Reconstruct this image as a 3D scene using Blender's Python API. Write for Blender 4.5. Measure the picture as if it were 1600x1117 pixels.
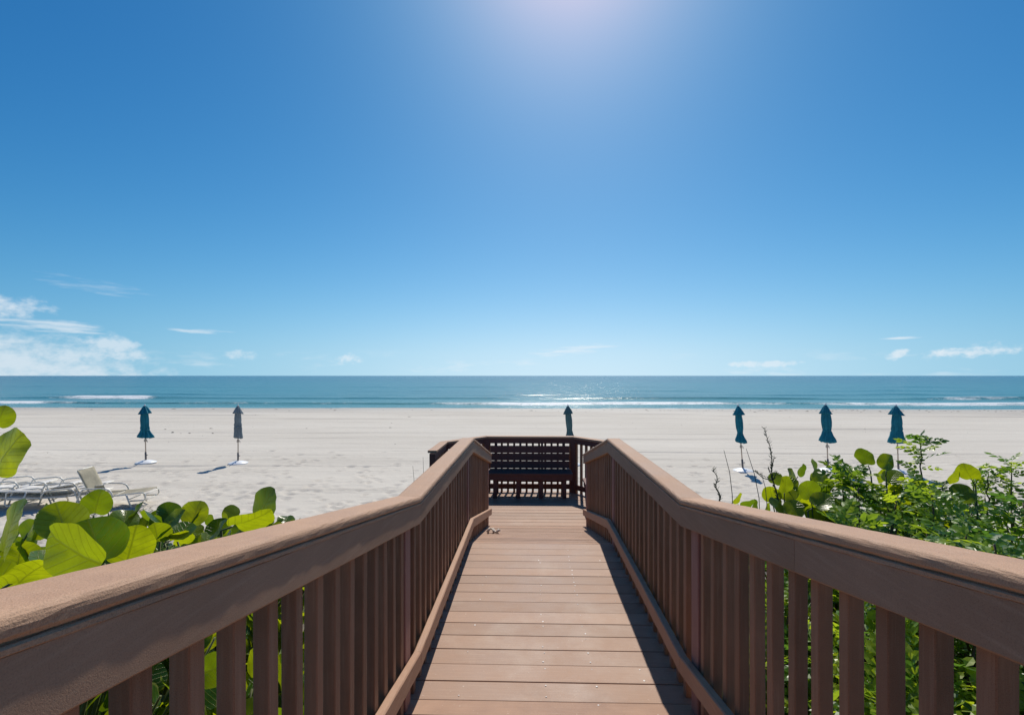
import bpy, bmesh, math, random
import numpy as np
from mathutils import Vector, Matrix
R = math.radians
random.seed(7); np.random.seed(7)
for o in list(bpy.data.objects): bpy.data.objects.remove(o)
SC = bpy.context.scene
COL = SC.collection

# ------------------------------------------------------------------ camera
CAMZ, F_PX, YAW, CX, HY = 3.6, 711.0, R(1.5), 810.4, 587.0
cam_d = bpy.data.cameras.new('camera'); cam = bpy.data.objects.new('camera', cam_d); COL.objects.link(cam)
cam_d.sensor_width = 36; cam_d.lens = 36*F_PX/1600
cam_d.shift_x = -(CX-800)/1600; cam_d.shift_y = (HY-558.5)/1600
cam_d.clip_start = 0.02; cam_d.clip_end = 200000
cam.location = (0, 0, CAMZ); cam.rotation_euler = (R(90), 0, YAW)
SC.camera = cam
# ------------------------------------------------------------------ sky
SUN_EL, SUN_AZ = 49.7, 5.5          # azimuth to the right of +Y
SKY_STRENGTH, SUN_STRENGTH, EXPOSURE = 0.10, 4.3, 0.0
SKY_LIFT, SKY_GRADE = .115, ((2.4, 1.80), (1.40, 1.08), (1.04, 1.01))
W = bpy.data.worlds.new('World'); SC.world = W; W.use_nodes = True
nt = W.node_tree; nt.nodes.clear()
def wn(t, **k):
    n = nt.nodes.new(t)
    for a, b in k.items(): setattr(n, a, b)
    return n
def wl(a, b): nt.links.new(a, b)
def wmath(op, a, b=None, c=None, clamp=False):
    n = wn('ShaderNodeMath', operation=op, use_clamp=clamp)
    for i, v in enumerate((a, b, c)):
        if v is None: continue
        if isinstance(v, (int, float)): n.inputs[i].default_value = v
        else: wl(v, n.inputs[i])
    return n.outputs[0]
def wsmooth(v, a, b):
    n = wn('ShaderNodeMapRange', interpolation_type='SMOOTHSTEP')
    wl(v, n.inputs[0]); n.inputs[1].default_value = a; n.inputs[2].default_value = b
    return n.outputs[0]
sky = wn('ShaderNodeTexSky', sky_type='NISHITA', sun_disc=False)
sky.sun_elevation = R(SUN_EL); sky.sun_rotation = R(SUN_AZ)
sky.air_density = 1.0; sky.dust_density = 0.45; sky.ozone_density = 1.5; sky.altitude = 0
tc0 = wn('ShaderNodeTexCoord'); sp0 = wn('ShaderNodeSeparateXYZ'); wl(tc0.outputs['Generated'], sp0.inputs[0])
zz = wmath('MULTIPLY', sp0.outputs[2], sp0.outputs[2]); zz = wmath('SQRT', wmath('ADD', zz, SKY_LIFT**2))     # keeps the lookup off the yellow rim
cb0 = wn('ShaderNodeCombineXYZ'); wl(sp0.outputs[0], cb0.inputs[0]); wl(sp0.outputs[1], cb0.inputs[1]); wl(zz, cb0.inputs[2])
wl(cb0.outputs[0], sky.inputs[0])
sc_ = wn('ShaderNodeSeparateColor'); wl(sky.outputs[0], sc_.inputs[0]); hsv = wn('ShaderNodeCombineColor')
for i, (p, k) in enumerate(SKY_GRADE):      # camera colour response, the same over the whole sky
    wl(wmath('MULTIPLY', wmath('POWER', wmath('MULTIPLY', sc_.outputs[i], .1), p), 10*k), hsv.inputs[i])
tc = wn('ShaderNodeTexCoord'); sep = wn('ShaderNodeSeparateXYZ'); wl(tc.outputs['Generated'], sep.inputs[0])
az = wmath('MULTIPLY', wmath('ARCTAN2', sep.outputs[0], sep.outputs[1]), 57.2958)   # degrees right of +Y
el = wmath('MULTIPLY', wmath('ARCSINE', sep.outputs[2]), 57.2958)
cmb = wn('ShaderNodeCombineXYZ'); wl(az, cmb.inputs[0]); wl(el, cmb.inputs[1])
def cnoise(sx, sy, detail, off):
    m = wn('ShaderNodeMapping'); m.inputs['Scale'].default_value = (sx, sy, 1); m.inputs['Location'].default_value = (off, off*.37, off*.1)
    wl(cmb.outputs[0], m.inputs[0])
    n = wn('ShaderNodeTexNoise'); n.inputs['Scale'].default_value = 1; n.inputs['Detail'].default_value = detail; n.inputs['Roughness'].default_value = .6
    wl(m.outputs[0], n.inputs['Vector']); return n.outputs['Fac']
def blob(a0, e0, wa, we, slope=0.0):
    da = wmath('DIVIDE', wmath('SUBTRACT', az, a0), wa)
    de = wmath('DIVIDE', wmath('SUBTRACT', wmath('SUBTRACT', el, e0), wmath('MULTIPLY', wmath('SUBTRACT', az, a0), slope)), we)
    d = wmath('ADD', wmath('MULTIPLY', da, da), wmath('MULTIPLY', de, de))
    return wmath('SUBTRACT', 1.0, d)           # 1 at the middle, 0 at the rim
n_puff = cnoise(.8, 1.2, 8, 3.1); n_wisp = cnoise(.35, 2.6, 7, 11.7); n_low = cnoise(.16, .7, 5, 23.0)
clouds = []
def add_cloud(b, n, amp, lo, hi, op):
    v = wmath('ADD', wmath('MULTIPLY', b, .9), wmath('MULTIPLY', wmath('SUBTRACT', n, .5), amp))
    clouds.append(wmath('MULTIPLY', wsmooth(v, lo, hi), op))
add_cloud(blob(-52, 1.2, 13.5, 3.4, -.10), n_puff, 2.0, -.1, 1.1, .62)      # bank low over the sea
add_cloud(blob(-43.2, 2.6, 2.6, 1.5, -.25), n_puff, 2.6, .0, 1.0, .55)
add_cloud(blob(-53, 5.9, 6.2, 1.5, -.04), n_puff, 2.0, .0, 1.0, .75)
add_cloud(blob(-47.5, 4.35, 5.5, .65, -.03), n_wisp, 3.2, .1, 1.5, .6)
add_cloud(blob(-44.5, 8.2, 4.5, .8, -.1), n_wisp, 4.0, .2, 1.8, .25)
add_cloud(blob(-36.5, 4.6, 3.2, .28, -.02), n_wisp, 2.6, .1, 1.2, .55)
add_cloud(blob(-33, 2.2, 2.0, .7, 0), n_puff, 3.2, .2, 1.3, .4)
add_cloud(blob(-22, 2.0, 2.0, .9, .1), n_puff, 3.4, .2, 1.3, .55)
add_cloud(blob(5.0, 3.1, 6.5, .75, .12), n_wisp, 2.8, .1, 1.4, .5)
add_cloud(blob(38.5, 3.6, 1.8, .22, .04), n_wisp, 2.4, .1, 1.1, .65)
add_cloud(blob(38.2, 2.0, 1.2, .55, .3), n_puff, 2.8, .1, 1.1, .65)
add_cloud(blob(43.5, 2.2, 3.8, .75, .1), n_puff, 3.4, .1, 1.2, .7)
add_cloud(blob(27, 1.3, 5, .5, 0), n_puff, 2.2, .2, .9, .5)
low = wmath('MULTIPLY', wmath('MULTIPLY', wmath('MULTIPLY', wsmooth(n_low, .54, .72), wsmooth(el, 3.4, 1.2)), wsmooth(el, -.3, .3)), .30)
clouds.append(low)
cm = clouds[0]
for c in clouds[1:]: cm = wmath('MAXIMUM', cm, c)
mix = wn('ShaderNodeMix', data_type='RGBA'); wl(cm, mix.inputs[0]); wl(hsv.outputs[0], mix.inputs[6])
mix.inputs[7].default_value = (8.6, 9.0, 9.4, 1)
bg = wn('ShaderNodeBackground'); wl(mix.outputs[2], bg.inputs[0]); bg.inputs[1].default_value = SKY_STRENGTH
wo = wn('ShaderNodeOutputWorld'); wl(bg.outputs[0], wo.inputs[0])
# ------------------------------------------------------------------ sun
sd = bpy.data.lights.new('sun', 'SUN'); sd.energy = SUN_STRENGTH; sd.angle = R(.53); sd.color = (1, .935, .83)
sun = bpy.data.objects.new('sun', sd); COL.objects.link(sun)
sdir = Vector((math.sin(R(SUN_AZ))*math.cos(R(SUN_EL)), math.cos(R(SUN_AZ))*math.cos(R(SUN_EL)), math.sin(R(SUN_EL))))
sun.rotation_euler = sdir.to_track_quat('Z', 'Y').to_euler(); sun.location = sdir*60
SC.view_settings.view_transform = 'Standard'; SC.view_settings.look = 'None'
SC.view_settings.exposure = EXPOSURE; SC.view_settings.gamma = 1; SC.view_settings.use_curve_mapping = False

# ------------------------------------------------------------------ helpers
FWD = Vector((-math.sin(YAW), math.cos(YAW), 0)); RGT = Vector((math.cos(YAW), math.sin(YAW), 0))
def at(px, py, d):                   # a pixel's direction at depth d (metres)
    return Vector((0, 0, CAMZ)) + FWD*d + RGT*((px-CX)/F_PX*d) + Vector((0, 0, (HY-py)/F_PX*d))
def tag(o, label=None, cat=None, group=None, kind=None):
    if label: o['label'] = label
    if cat: o['category'] = cat
    if group: o['group'] = group
    if kind: o['kind'] = kind
    return o
def empty(name, loc=(0, 0, 0), rz=0):
    o = bpy.data.objects.new(name, None); COL.objects.link(o); o.location = loc; o.rotation_euler = (0, 0, rz)
    o.empty_display_size = .1
    return o
def link(name, me, parent=None, loc=None, rot=None):
    o = bpy.data.objects.new(name, me); COL.objects.link(o)
    if parent is not None: o.parent = parent
    if loc is not None: o.location = loc
    if rot is not None: o.rotation_euler = rot
    return o
def mesh(name, v, f, mat, smooth=False, uv=None):
    me = bpy.data.meshes.new(name); me.from_pydata([tuple(p) for p in v], [], f); me.materials.append(mat)
    if smooth: me.polygons.foreach_set('use_smooth', [True]*len(me.polygons))
    if uv is not None:
        l = me.uv_layers.new(name='UVMap')
        idx = np.zeros(len(me.loops), dtype=np.int32); me.loops.foreach_get('vertex_index', idx)
        l.data.foreach_set('uv', np.asarray(uv, dtype=np.float32)[idx].ravel())
    me.update(); return me
class MB:
    def __init__(s): s.v = []; s.f = []
    def add(s, v, f):
        n = len(s.v); s.v += [tuple(p) for p in v]; s.f += [tuple(i+n for i in q) for q in f]
    def box(s, a, b, M=None):
        (x0, y0, z0), (x1, y1, z1) = a, b
        v = [Vector(p) for p in ((x0,y0,z0),(x1,y0,z0),(x1,y1,z0),(x0,y1,z0),(x0,y0,z1),(x1,y0,z1),(x1,y1,z1),(x0,y1,z1))]
        if M: v = [M @ p for p in v]
        s.add(v, [(0,3,2,1),(4,5,6,7),(0,1,5,4),(1,2,6,5),(2,3,7,6),(3,0,4,7)])
    def tube(s, pts, rad, n=6, cap=True):
        pts = [Vector(p) for p in pts]
        if isinstance(rad, (int, float)): rad = [rad]*len(pts)
        base = len(s.v); prev = None
        for i, p in enumerate(pts):
            t = (pts[min(i+1, len(pts)-1)]-pts[max(i-1, 0)]).normalized()
            if prev is None: u = t.orthogonal().normalized()
            else:
                u = prev - t*prev.dot(t)
                u = u.normalized() if u.length > 1e-6 else t.orthogonal().normalized()
            prev = u; w = t.cross(u)
            for k in range(n):
                a = 2*math.pi*k/n; s.v.append(tuple(p+(u*math.cos(a)+w*math.sin(a))*rad[i]))
        for i in range(len(pts)-1):
            for k in range(n):
                a = base+i*n+k; b = base+i*n+(k+1) % n; s.f.append((a, b, b+n, a+n))
        if cap:
            s.f.append(tuple(base+k for k in reversed(range(n)))); s.f.append(tuple(base+(len(pts)-1)*n+k for k in range(n)))
    def lathe(s, prof, n=12, c=(0, 0, 0)):
        base = len(s.v)
        for r, z in prof:
            for k in range(n):
                a = 2*math.pi*k/n; s.v.append((c[0]+r*math.cos(a), c[1]+r*math.sin(a), c[2]+z))
        for i in range(len(prof)-1):
            for k in range(n):
                a = base+i*n+k; b = base+i*n+(k+1) % n; s.f.append((a, b, b+n, a+n))
        s.f.append(tuple(base+k for k in reversed(range(n)))); s.f.append(tuple(base+(len(prof)-1)*n+k for k in range(n)))
    def obj(s, name, mat, parent=None, smooth=False, **k): return link(name, mesh(name, s.v, s.f, mat, smooth), parent, **k)
def bevel_box(name, sx, sy, sz, mat, b=.004, seg=2):
    bm = bmesh.new(); bmesh.ops.create_cube(bm, size=1); bmesh.ops.scale(bm, vec=(sx, sy, sz), verts=bm.verts)
    bmesh.ops.bevel(bm, geom=bm.edges, offset=b, segments=seg, affect='EDGES', profile=.6)
    me = bpy.data.meshes.new(name); bm.to_mesh(me); bm.free(); me.materials.append(mat); return me
# value noise
_perm = np.random.RandomState(3).rand(256, 256)
def vnoise(x, y):
    xi = np.floor(x).astype(int); yi = np.floor(y).astype(int); fx = x-xi; fy = y-yi
    fx = fx*fx*(3-2*fx); fy = fy*fy*(3-2*fy)
    g = lambda a, b: _perm[a % 256, b % 256]
    return (g(xi, yi)*(1-fx)+g(xi+1, yi)*fx)*(1-fy)+(g(xi, yi+1)*(1-fx)+g(xi+1, yi+1)*fx)*fy
def fbm(x, y, o=4):
    s = 0; a = .5
    for i in range(o): s = s+a*(vnoise(x*2**i+17*i, y*2**i+5*i)-.5); a *= .5
    return s
def sstep(x, a, b):
    t = np.clip((x-a)/(b-a), 0, 1); return t*t*(3-2*t)

# ------------------------------------------------------------------ materials
class Mat:
    def __init__(s, name):
        s.m = bpy.data.materials.new(name); s.m.use_nodes = True; s.t = s.m.node_tree; s.t.nodes.clear()
        s.out = s.n('ShaderNodeOutputMaterial')
    def n(s, t, **k):
        n = s.t.nodes.new(t)
        for a, b in k.items(): setattr(n, a, b)
        return n
    def l(s, a, b): s.t.links.new(a, b)
    def set(s, sock, v):
        if isinstance(v, (int, float)): sock.default_value = v
        elif isinstance(v, tuple): sock.default_value = v if len(v) == len(sock.default_value) else (*v, 1)
        else: s.l(v, sock)
    def math(s, op, a, b=None, clamp=False):
        n = s.n('ShaderNodeMath', operation=op, use_clamp=clamp); s.set(n.inputs[0], a)
        if b is not None: s.set(n.inputs[1], b)
        return n.outputs[0]
    def noise(s, vec, scale, detail=4, rough=.55, sc3=None, off=None):
        if sc3 or off is not None:
            m = s.n('ShaderNodeMapping'); s.l(vec, m.inputs[0])
            if sc3: m.inputs['Scale'].default_value = sc3
            if off is not None: s.set(m.inputs['Location'], off)
            vec = m.outputs[0]
        n = s.n('ShaderNodeTexNoise'); s.l(vec, n.inputs['Vector']); n.inputs['Scale'].default_value = scale
        n.inputs['Detail'].default_value = detail; n.inputs['Roughness'].default_value = rough
        return n.outputs['Fac']
    def ramp(s, f, a, b, lo=0., hi=1.):
        n = s.n('ShaderNodeMapRange'); s.set(n.inputs[0], f); n.inputs[1].default_value = a; n.inputs[2].default_value = b
        n.inputs[3].default_value = lo; n.inputs[4].default_value = hi; return n.outputs[0]
    def mix(s, f, a, b, blend='MIX'):
        n = s.n('ShaderNodeMix', data_type='RGBA', blend_type=blend); s.set(n.inputs[0], f); s.set(n.inputs[6], a); s.set(n.inputs[7], b)
        return n.outputs[2]
    def bump(s, h, strength, dist, prev=None):
        n = s.n('ShaderNodeBump'); n.inputs['Strength'].default_value = strength; n.inputs['Distance'].default_value = dist
        s.l(h, n.inputs['Height'])
        if prev is not None: s.l(prev, n.inputs['Normal'])
        return n.outputs[0]
    def bsdf(s, color, rough=.6, normal=None, **k):
        b = s.n('ShaderNodeBsdfPrincipled'); s.set(b.inputs['Base Color'], color); s.set(b.inputs['Roughness'], rough)
        if normal is not None: s.l(normal, b.inputs['Normal'])
        for a, v in k.items(): s.set(b.inputs[a.replace('_', ' ')], v)
        return b
    def done(s, sh): s.l(sh.outputs[0], s.out.inputs[0]); return s.m
    def coord(s, which='Object'): return s.n('ShaderNodeTexCoord').outputs[which]
    def rnd(s): return s.n('ShaderNodeObjectInfo').outputs['Random']

def wood(name, base, dark, light, grain=(6, 120, 120), rough=.62, rv=.10, pit=1.0, gm=.5, fg=1.0):
    m = Mat(name); c = m.coord(); r = m.rnd()
    off = m.n('ShaderNodeCombineXYZ'); m.l(m.math('MULTIPLY', r, 37.), off.inputs[0]); m.l(m.math('MULTIPLY', r, 11.), off.inputs[1])
    big = m.noise(c, 3.2, 5, .65, off=off.outputs[0]); fine = m.noise(c, 420, 3, .7)
    gr = m.noise(c, 1.0, 5, .6, sc3=grain, off=off.outputs[0])
    col = m.mix(m.ramp(big, .3, .7), dark, base)
    col = m.mix(m.ramp(gr, .5, .8, 0, gm), col, light)
    col = m.mix(m.ramp(fine, .33, .50, .32*fg, 0), col, tuple(x*.35 for x in dark))
    col = m.mix(m.ramp(fine, .60, .75, 0, .35*fg), col, light)
    hv = m.n('ShaderNodeHueSaturation'); m.l(col, hv.inputs['Color']); m.l(m.ramp(r, 0, 1, 1-rv, 1+rv), hv.inputs['Value'])
    nb = m.bump(fine, .28*pit*fg, .0025); nb = m.bump(gr, .12, .002, nb)
    b = m.bsdf(hv.outputs[0], m.ramp(big, .3, .7, rough-.08, rough+.1), nb); b.inputs['Specular IOR Level'].default_value = .35
    return m.done(b)
M = {}
M['cap'] = wood('rail_cap_wood', (.48, .29, .178), (.39, .225, .135), (.60, .41, .28), grain=(40, 5, 40), gm=.25, fg=1.6)
M['rail'] = wood('rail_board_wood', (.40, .24, .15), (.30, .175, .108), (.48, .32, .215), grain=(90, 4, 90), rv=.06)
M['baluster'] = wood('baluster_wood', (.34, .18, .105), (.23, .118, .068), (.47, .29, .19), grain=(90, 90, 4), rv=.16)
M['post'] = wood('post_paint', (.36, .185, .15), (.27, .13, .105), (.48, .31, .26), grain=(60, 60, 3), rv=.08)
M['kick'] = wood('kick_rail_wood', (.46, .275, .175), (.36, .205, .13), (.56, .37, .25), grain=(90, 5, 90), rv=.06)
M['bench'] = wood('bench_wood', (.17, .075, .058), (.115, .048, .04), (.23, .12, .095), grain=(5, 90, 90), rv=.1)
M['under'] = wood('framing_wood', (.20, .13, .09), (.13, .08, .055), (.26, .18, .13), grain=(20, 20, 20), rv=.1)
def deck_mat():
    m = Mat('deck_board_wood'); c = m.coord(); r = m.rnd()
    off = m.n('ShaderNodeCombineXYZ'); m.l(m.math('MULTIPLY', r, 53.), off.inputs[0]); m.l(m.math('MULTIPLY', r, 29.), off.inputs[1])
    big = m.noise(c, 2.6, 5, .65, off=off.outputs[0]); gr = m.noise(c, 1, 6, .65, sc3=(5, 170, 60), off=off.outputs[0])
    fine = m.noise(c, 500, 2, .6); sp = m.noise(c, 55, 2, .5, off=off.outputs[0])
    col = m.mix(m.ramp(big, .28, .72), (.28, .155, .098), (.385, .23, .15))
    col = m.mix(m.ramp(gr, .48, .78, 0, .5), col, (.48, .315, .215))
    col = m.mix(m.ramp(fine, .3, .5, .22, 0), col, (.13, .07, .05))
    col = m.mix(m.ramp(sp, .70, .78, 0, .45), col, (.6, .48, .40))
    st_ = m.noise(m.n('ShaderNodeNewGeometry').outputs['Position'], 1.7, 6, .7); col = m.mix(m.ramp(st_, .52, .72, 0, .35), col, (.50, .38, .29)); col = m.mix(m.ramp(st_, .28, .42, .35, 0), col, (.20, .11, .075))
    hv = m.n('ShaderNodeHueSaturation'); m.l(col, hv.inputs['Color']); m.l(m.ramp(r, 0, 1, .87, 1.09), hv.inputs['Value'])
    nb = m.bump(gr, .25, .002); nb = m.bump(fine, .2, .0015, nb)
    b = m.bsdf(hv.outputs[0], m.ramp(big, .3, .7, .46, .66), nb); b.inputs['Specular IOR Level'].default_value = .4
    return m.done(b)
M['deck'] = deck_mat()
def simple(name, col, rough=.5, var=.12, scale=30, bump=.0, **k):
    m = Mat(name); c = m.coord(); f = m.noise(c, scale, 4)
    cc = m.mix(m.ramp(f, .3, .7), tuple(x*(1-var) for x in col), tuple(min(1, x*(1+var)) for x in col))
    b = m.bsdf(cc, rough, m.bump(f, bump, .01) if bump else None, **k); return m.done(b)
M['screw'] = simple('screw_metal', (.72, .68, .64), .35)
M['pole'] = simple('umbrella_pole_wood', (.50, .40, .32), .5)
M['metal_dark'] = simple('dark_metal', (.16, .14, .13), .45)
M['base_white'] = simple('white_plastic', (.80, .80, .80), .4, .05)
M['frame'] = simple('lounger_frame', (.80, .75, .64), .35, .06)
M['rope'] = simple('pale_rope', (.50, .44, .38), .8, .3, 60)
M['stem'] = simple('green_stem', (.10, .12, .035), .6, .3, 20)
M['bark'] = simple('brown_stem', (.11, .075, .05), .75, .35, 25)
M['dry'] = simple('dry_stalk', (.20, .155, .11), .8, .3, 25)
M['weed'] = simple('weed_green', (.085, .10, .04), .7, .35, 20)
M['bird'] = simple('bird_feather', (.05, .05, .05), .8)
def fabric(name, col):
    m = Mat(name); c = m.coord(); big = m.noise(c, 5, 4); w = m.noise(c, 260, 2)
    cc = m.mix(m.ramp(big, .3, .7), tuple(x*.8 for x in col), tuple(min(1, x*1.2) for x in col))
    b = m.bsdf(cc, .85, m.bump(w, .3, .002)); t = m.n('ShaderNodeBsdfTranslucent'); m.set(t.inputs[0], cc)
    mx = m.n('ShaderNodeMixShader'); mx.inputs[0].default_value = .25; m.l(b.outputs[0], mx.inputs[1]); m.l(t.outputs[0], mx.inputs[2])
    return m.done(mx)
M['teal'] = fabric('teal_canvas', (.012, .22, .30)); M['grey'] = fabric('grey_canvas', (.29, .335, .355)); M['greyteal'] = fabric('grey_teal_canvas', (.10, .20, .215))
M['sling'] = fabric('white_sling', (.80, .78, .74)); M['sling_shade'] = fabric('shaded_sling', (.42, .38, .28))  # second sling is a darker copy, backrest shade put into its colour
def leaf_mat(name, dark, mid, yel, trans, ncol, veins=True, rough=.38, tf=.45):
    m = Mat(name); c = m.coord('Object'); r = m.rnd(); geo = m.n('ShaderNodeNewGeometry')
    pn = m.noise(geo.outputs['Position'], ncol, 3)
    f = m.math('ADD', m.math('MULTIPLY', r, .95), m.ramp(pn, .3, .7, -.2, .3), clamp=True)
    col = m.mix(m.ramp(f, 0, .55), dark, mid); col = m.mix(m.ramp(f, .6, 1.0, 0, .9), col, yel)
    tcol = m.mix(m.ramp(f, .1, .9), (trans[0]*.22, trans[1]*.38, trans[2]), trans)
    nb = None
    if veins:
        uv = m.coord('UV'); s = m.n('ShaderNodeSeparateXYZ'); m.l(uv, s.inputs[0])
        ax = m.math('ABSOLUTE', s.outputs[0]); mid_v = m.ramp(ax, .008, .028, 1, 0)
        ph = m.math('MULTIPLY', m.math('SUBTRACT', s.outputs[1], m.math('MULTIPLY', ax, .75)), 6.2)
        fr = m.math('ABSOLUTE', m.math('SUBTRACT', m.math('FRACT', ph), .5)); sv = m.ramp(fr, .025, .10, .8, 0)
        v = m.math('MAXIMUM', mid_v, sv); oi = m.n('ShaderNodeCombineXYZ'); m.l(m.math('MULTIPLY', r, 91.), oi.inputs[0]); shade_blot = m.noise(uv, 5, 6, .65, off=oi.outputs[0]); spot = m.noise(uv, 22, 3, .6, off=oi.outputs[0])
        col = m.mix(m.math('MULTIPLY', v, .75), col, (.30, .33, .08))
        tcol = m.mix(m.math('MULTIPLY', v, .6), tcol, tuple(x*.28 for x in trans))
        col = m.mix(m.ramp(shade_blot, .35, .65, .35, 0), col, tuple(x*.6 for x in dark)); col = m.mix(m.ramp(shade_blot, .66, .8, 0, .5), col, (.20, .15, .03))  # low values paint shadow patches of neighbouring leaves, high values brown the blade
        rim = m.n('ShaderNodeVectorMath', operation='DISTANCE'); m.l(uv, rim.inputs[0]); rim.inputs[1].default_value = (0, .47, 0)
        col = m.mix(m.ramp(rim.outputs['Value'], .475, .505, 0, .6), col, (.30, .32, .06)); tcol = m.mix(m.ramp(shade_blot, .3, .7, .45, 0), tcol, tuple(x*.45 for x in trans))  # same painted leaf shadows also darken the translucent colour
        col = m.mix(m.ramp(spot, .70, .76, 0, .8), col, (.09, .05, .02)); tcol = m.mix(m.ramp(spot, .70, .76, 0, .8), tcol, (.06, .03, .01)); nb = m.bump(v, .45, .012); nb = m.bump(shade_blot, .15, .02, nb)
    b = m.bsdf(col, rough, nb); b.inputs['Specular IOR Level'].default_value = .5
    t = m.n('ShaderNodeBsdfTranslucent'); m.set(t.inputs[0], tcol)
    mx = m.n('ShaderNodeMixShader'); mx.inputs[0].default_value = tf; m.l(b.outputs[0], mx.inputs[1]); m.l(t.outputs[0], mx.inputs[2])
    return m.done(mx)
M['grape'] = leaf_mat('sea_grape_leaf', (.014, .060, .012), (.045, .125, .012), (.17, .21, .012), (.60, .68, .008), 2.2, rough=.26, tf=.48)
M['pepper'] = leaf_mat('shrub_leaf', (.03, .095, .012), (.09, .20, .016), (.26, .32, .02), (.62, .78, .03), 3.0, veins=False, rough=.36, tf=.46)

# ------------------------------------------------------------------ ground
def prof(y):            # beach profile along +Y
    z = 1.35*sstep(-y, -8.5, -1.5)
    return z - 1.0*np.clip((y-34)/(61.5-34), 0, 1)**1.4*.72 - np.clip(y-61.5, 0, 60)*.05
def axis(segs):
    out = []
    for a, b, d in segs: out += list(np.arange(a, b, d))
    return np.array(out+[segs[-1][1]])
def grid_obj(name, X, Y, Z, mat, attrs=None):
    ny, nx = Z.shape
    co = np.stack([X, Y, Z], -1).reshape(-1, 3).astype(np.float32)
    i = np.arange((ny-1)*(nx-1)); r = i//(nx-1); c = i % (nx-1); a = r*nx+c
    q = np.stack([a, a+1, a+nx+1, a+nx], 1).astype(np.int32)
    me = bpy.data.meshes.new(name); me.vertices.add(len(co)); me.vertices.foreach_set('co', co.ravel())
    me.loops.add(q.size); me.loops.foreach_set('vertex_index', q.ravel()); me.polygons.add(len(q))
    me.polygons.foreach_set('loop_start', np.arange(len(q), dtype=np.int32)*4)
    me.polygons.foreach_set('use_smooth', np.ones(len(q), dtype=bool)); me.update(calc_edges=True); me.validate()
    for k, v in (attrs or {}).items():
        at_ = me.attributes.new(k, 'FLOAT', 'POINT'); at_.data.foreach_set('value', v.ravel().astype(np.float32))
    me.materials.append(mat); return link(name, me)
xs = axis([(-2500, -300, 200), (-300, -60, 12), (-60, -24, 1.2), (-24, 22, .085), (22, 60, 1.2), (60, 300, 12), (300, 2500, 200)])
ys = axis([(-120, -10, 10), (-10, 8, .5), (8, 22, .085), (22, 64, .2), (64, 90, 4)])
X, Y = np.meshgrid(xs, ys)
Zg = prof(Y)
Zg += .10*fbm(X*.12, Y*.2, 3)*sstep(Y, 8, 14)*sstep(-Y, -60, -45) + .35*fbm(X*.5, Y*.5, 4)*sstep(-Y, -10, -5)
Zg += .030*fbm(X*.9, Y*1.6, 4)*sstep(Y, 5, 9)*sstep(-Y, -30, -20)
for y0, w, d, wob, sl in [(17.9, .12, .035, .3, .004), (18.6, .07, .02, .2, .0), (21.4, .10, .035, .3, .006), (23.6, .12, .02, .3, 0), (25.8, .16, .05, .3, .003), (28.3, .2, .03, .4, 0), (31.0, .22, .06, .4, 0),
                          (34.5, .3, .04, .5, 0), (38, .3, .05, .5, 0), (42.5, .35, .08, .6, 0), (45.5, .4, .06, .6, 0), (48.5, .4, .07, .8, 0), (52, .4, .05, .8, 0)]:
    yc = y0+sl*X+wob*2*fbm(X*.03+y0, X*0+y0, 3); t = (Y-yc)/w
    Zg += (-d*np.exp(-t*t)+.6*d*np.exp(-(t-1.8)**2))*1.9*np.clip(.22+2.2*fbm(X*.11+y0*3, Y*.2+y0, 4), 0, 1)
# tyre track curving past the loungers
yc = 16.6+.018*(X+18)**2; t = (Y-yc)/.10; Zg += -.04*np.exp(-t*t)*(X < -12)*(X > -23); t = (Y-yc-.9)/.10; Zg += -.03*np.exp(-t*t)*(X < -12)*(X > -23)
rs = np.random.RandomState(5)
iy0, iy1 = np.searchsorted(ys, 8), np.searchsorted(ys, 22); ix0 = np.searchsorted(xs, -24); ix1 = np.searchsorted(xs, 22)
for k in range(5200):                                     # footprints and scuffs
    fx = rs.uniform(-23.5, 21.5); fy = 8.2+13.3*rs.rand()**1.5
    if rs.rand() > .95-.065*(fy-8): continue
    cx = np.searchsorted(xs, fx); cy = np.searchsorted(ys, fy); s = slice(max(cy-5, iy0), min(cy+6, iy1)), slice(max(cx-5, ix0), min(cx+6, ix1))
    a = rs.uniform(-.6, .6); dx = X[s]-fx; dy = Y[s]-fy; u = dx*math.cos(a)+dy*math.sin(a); v = -dx*math.sin(a)+dy*math.cos(a)
    ru = rs.uniform(.07, .13); rv = rs.uniform(.09, .17); d = (u/ru)**2+(v/rv)**2; dep = rs.uniform(.018, .06)
    Zg[s] += -dep*np.exp(-d)+.45*dep*np.exp(-(np.sqrt(d)-1.7)**2*3)
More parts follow.
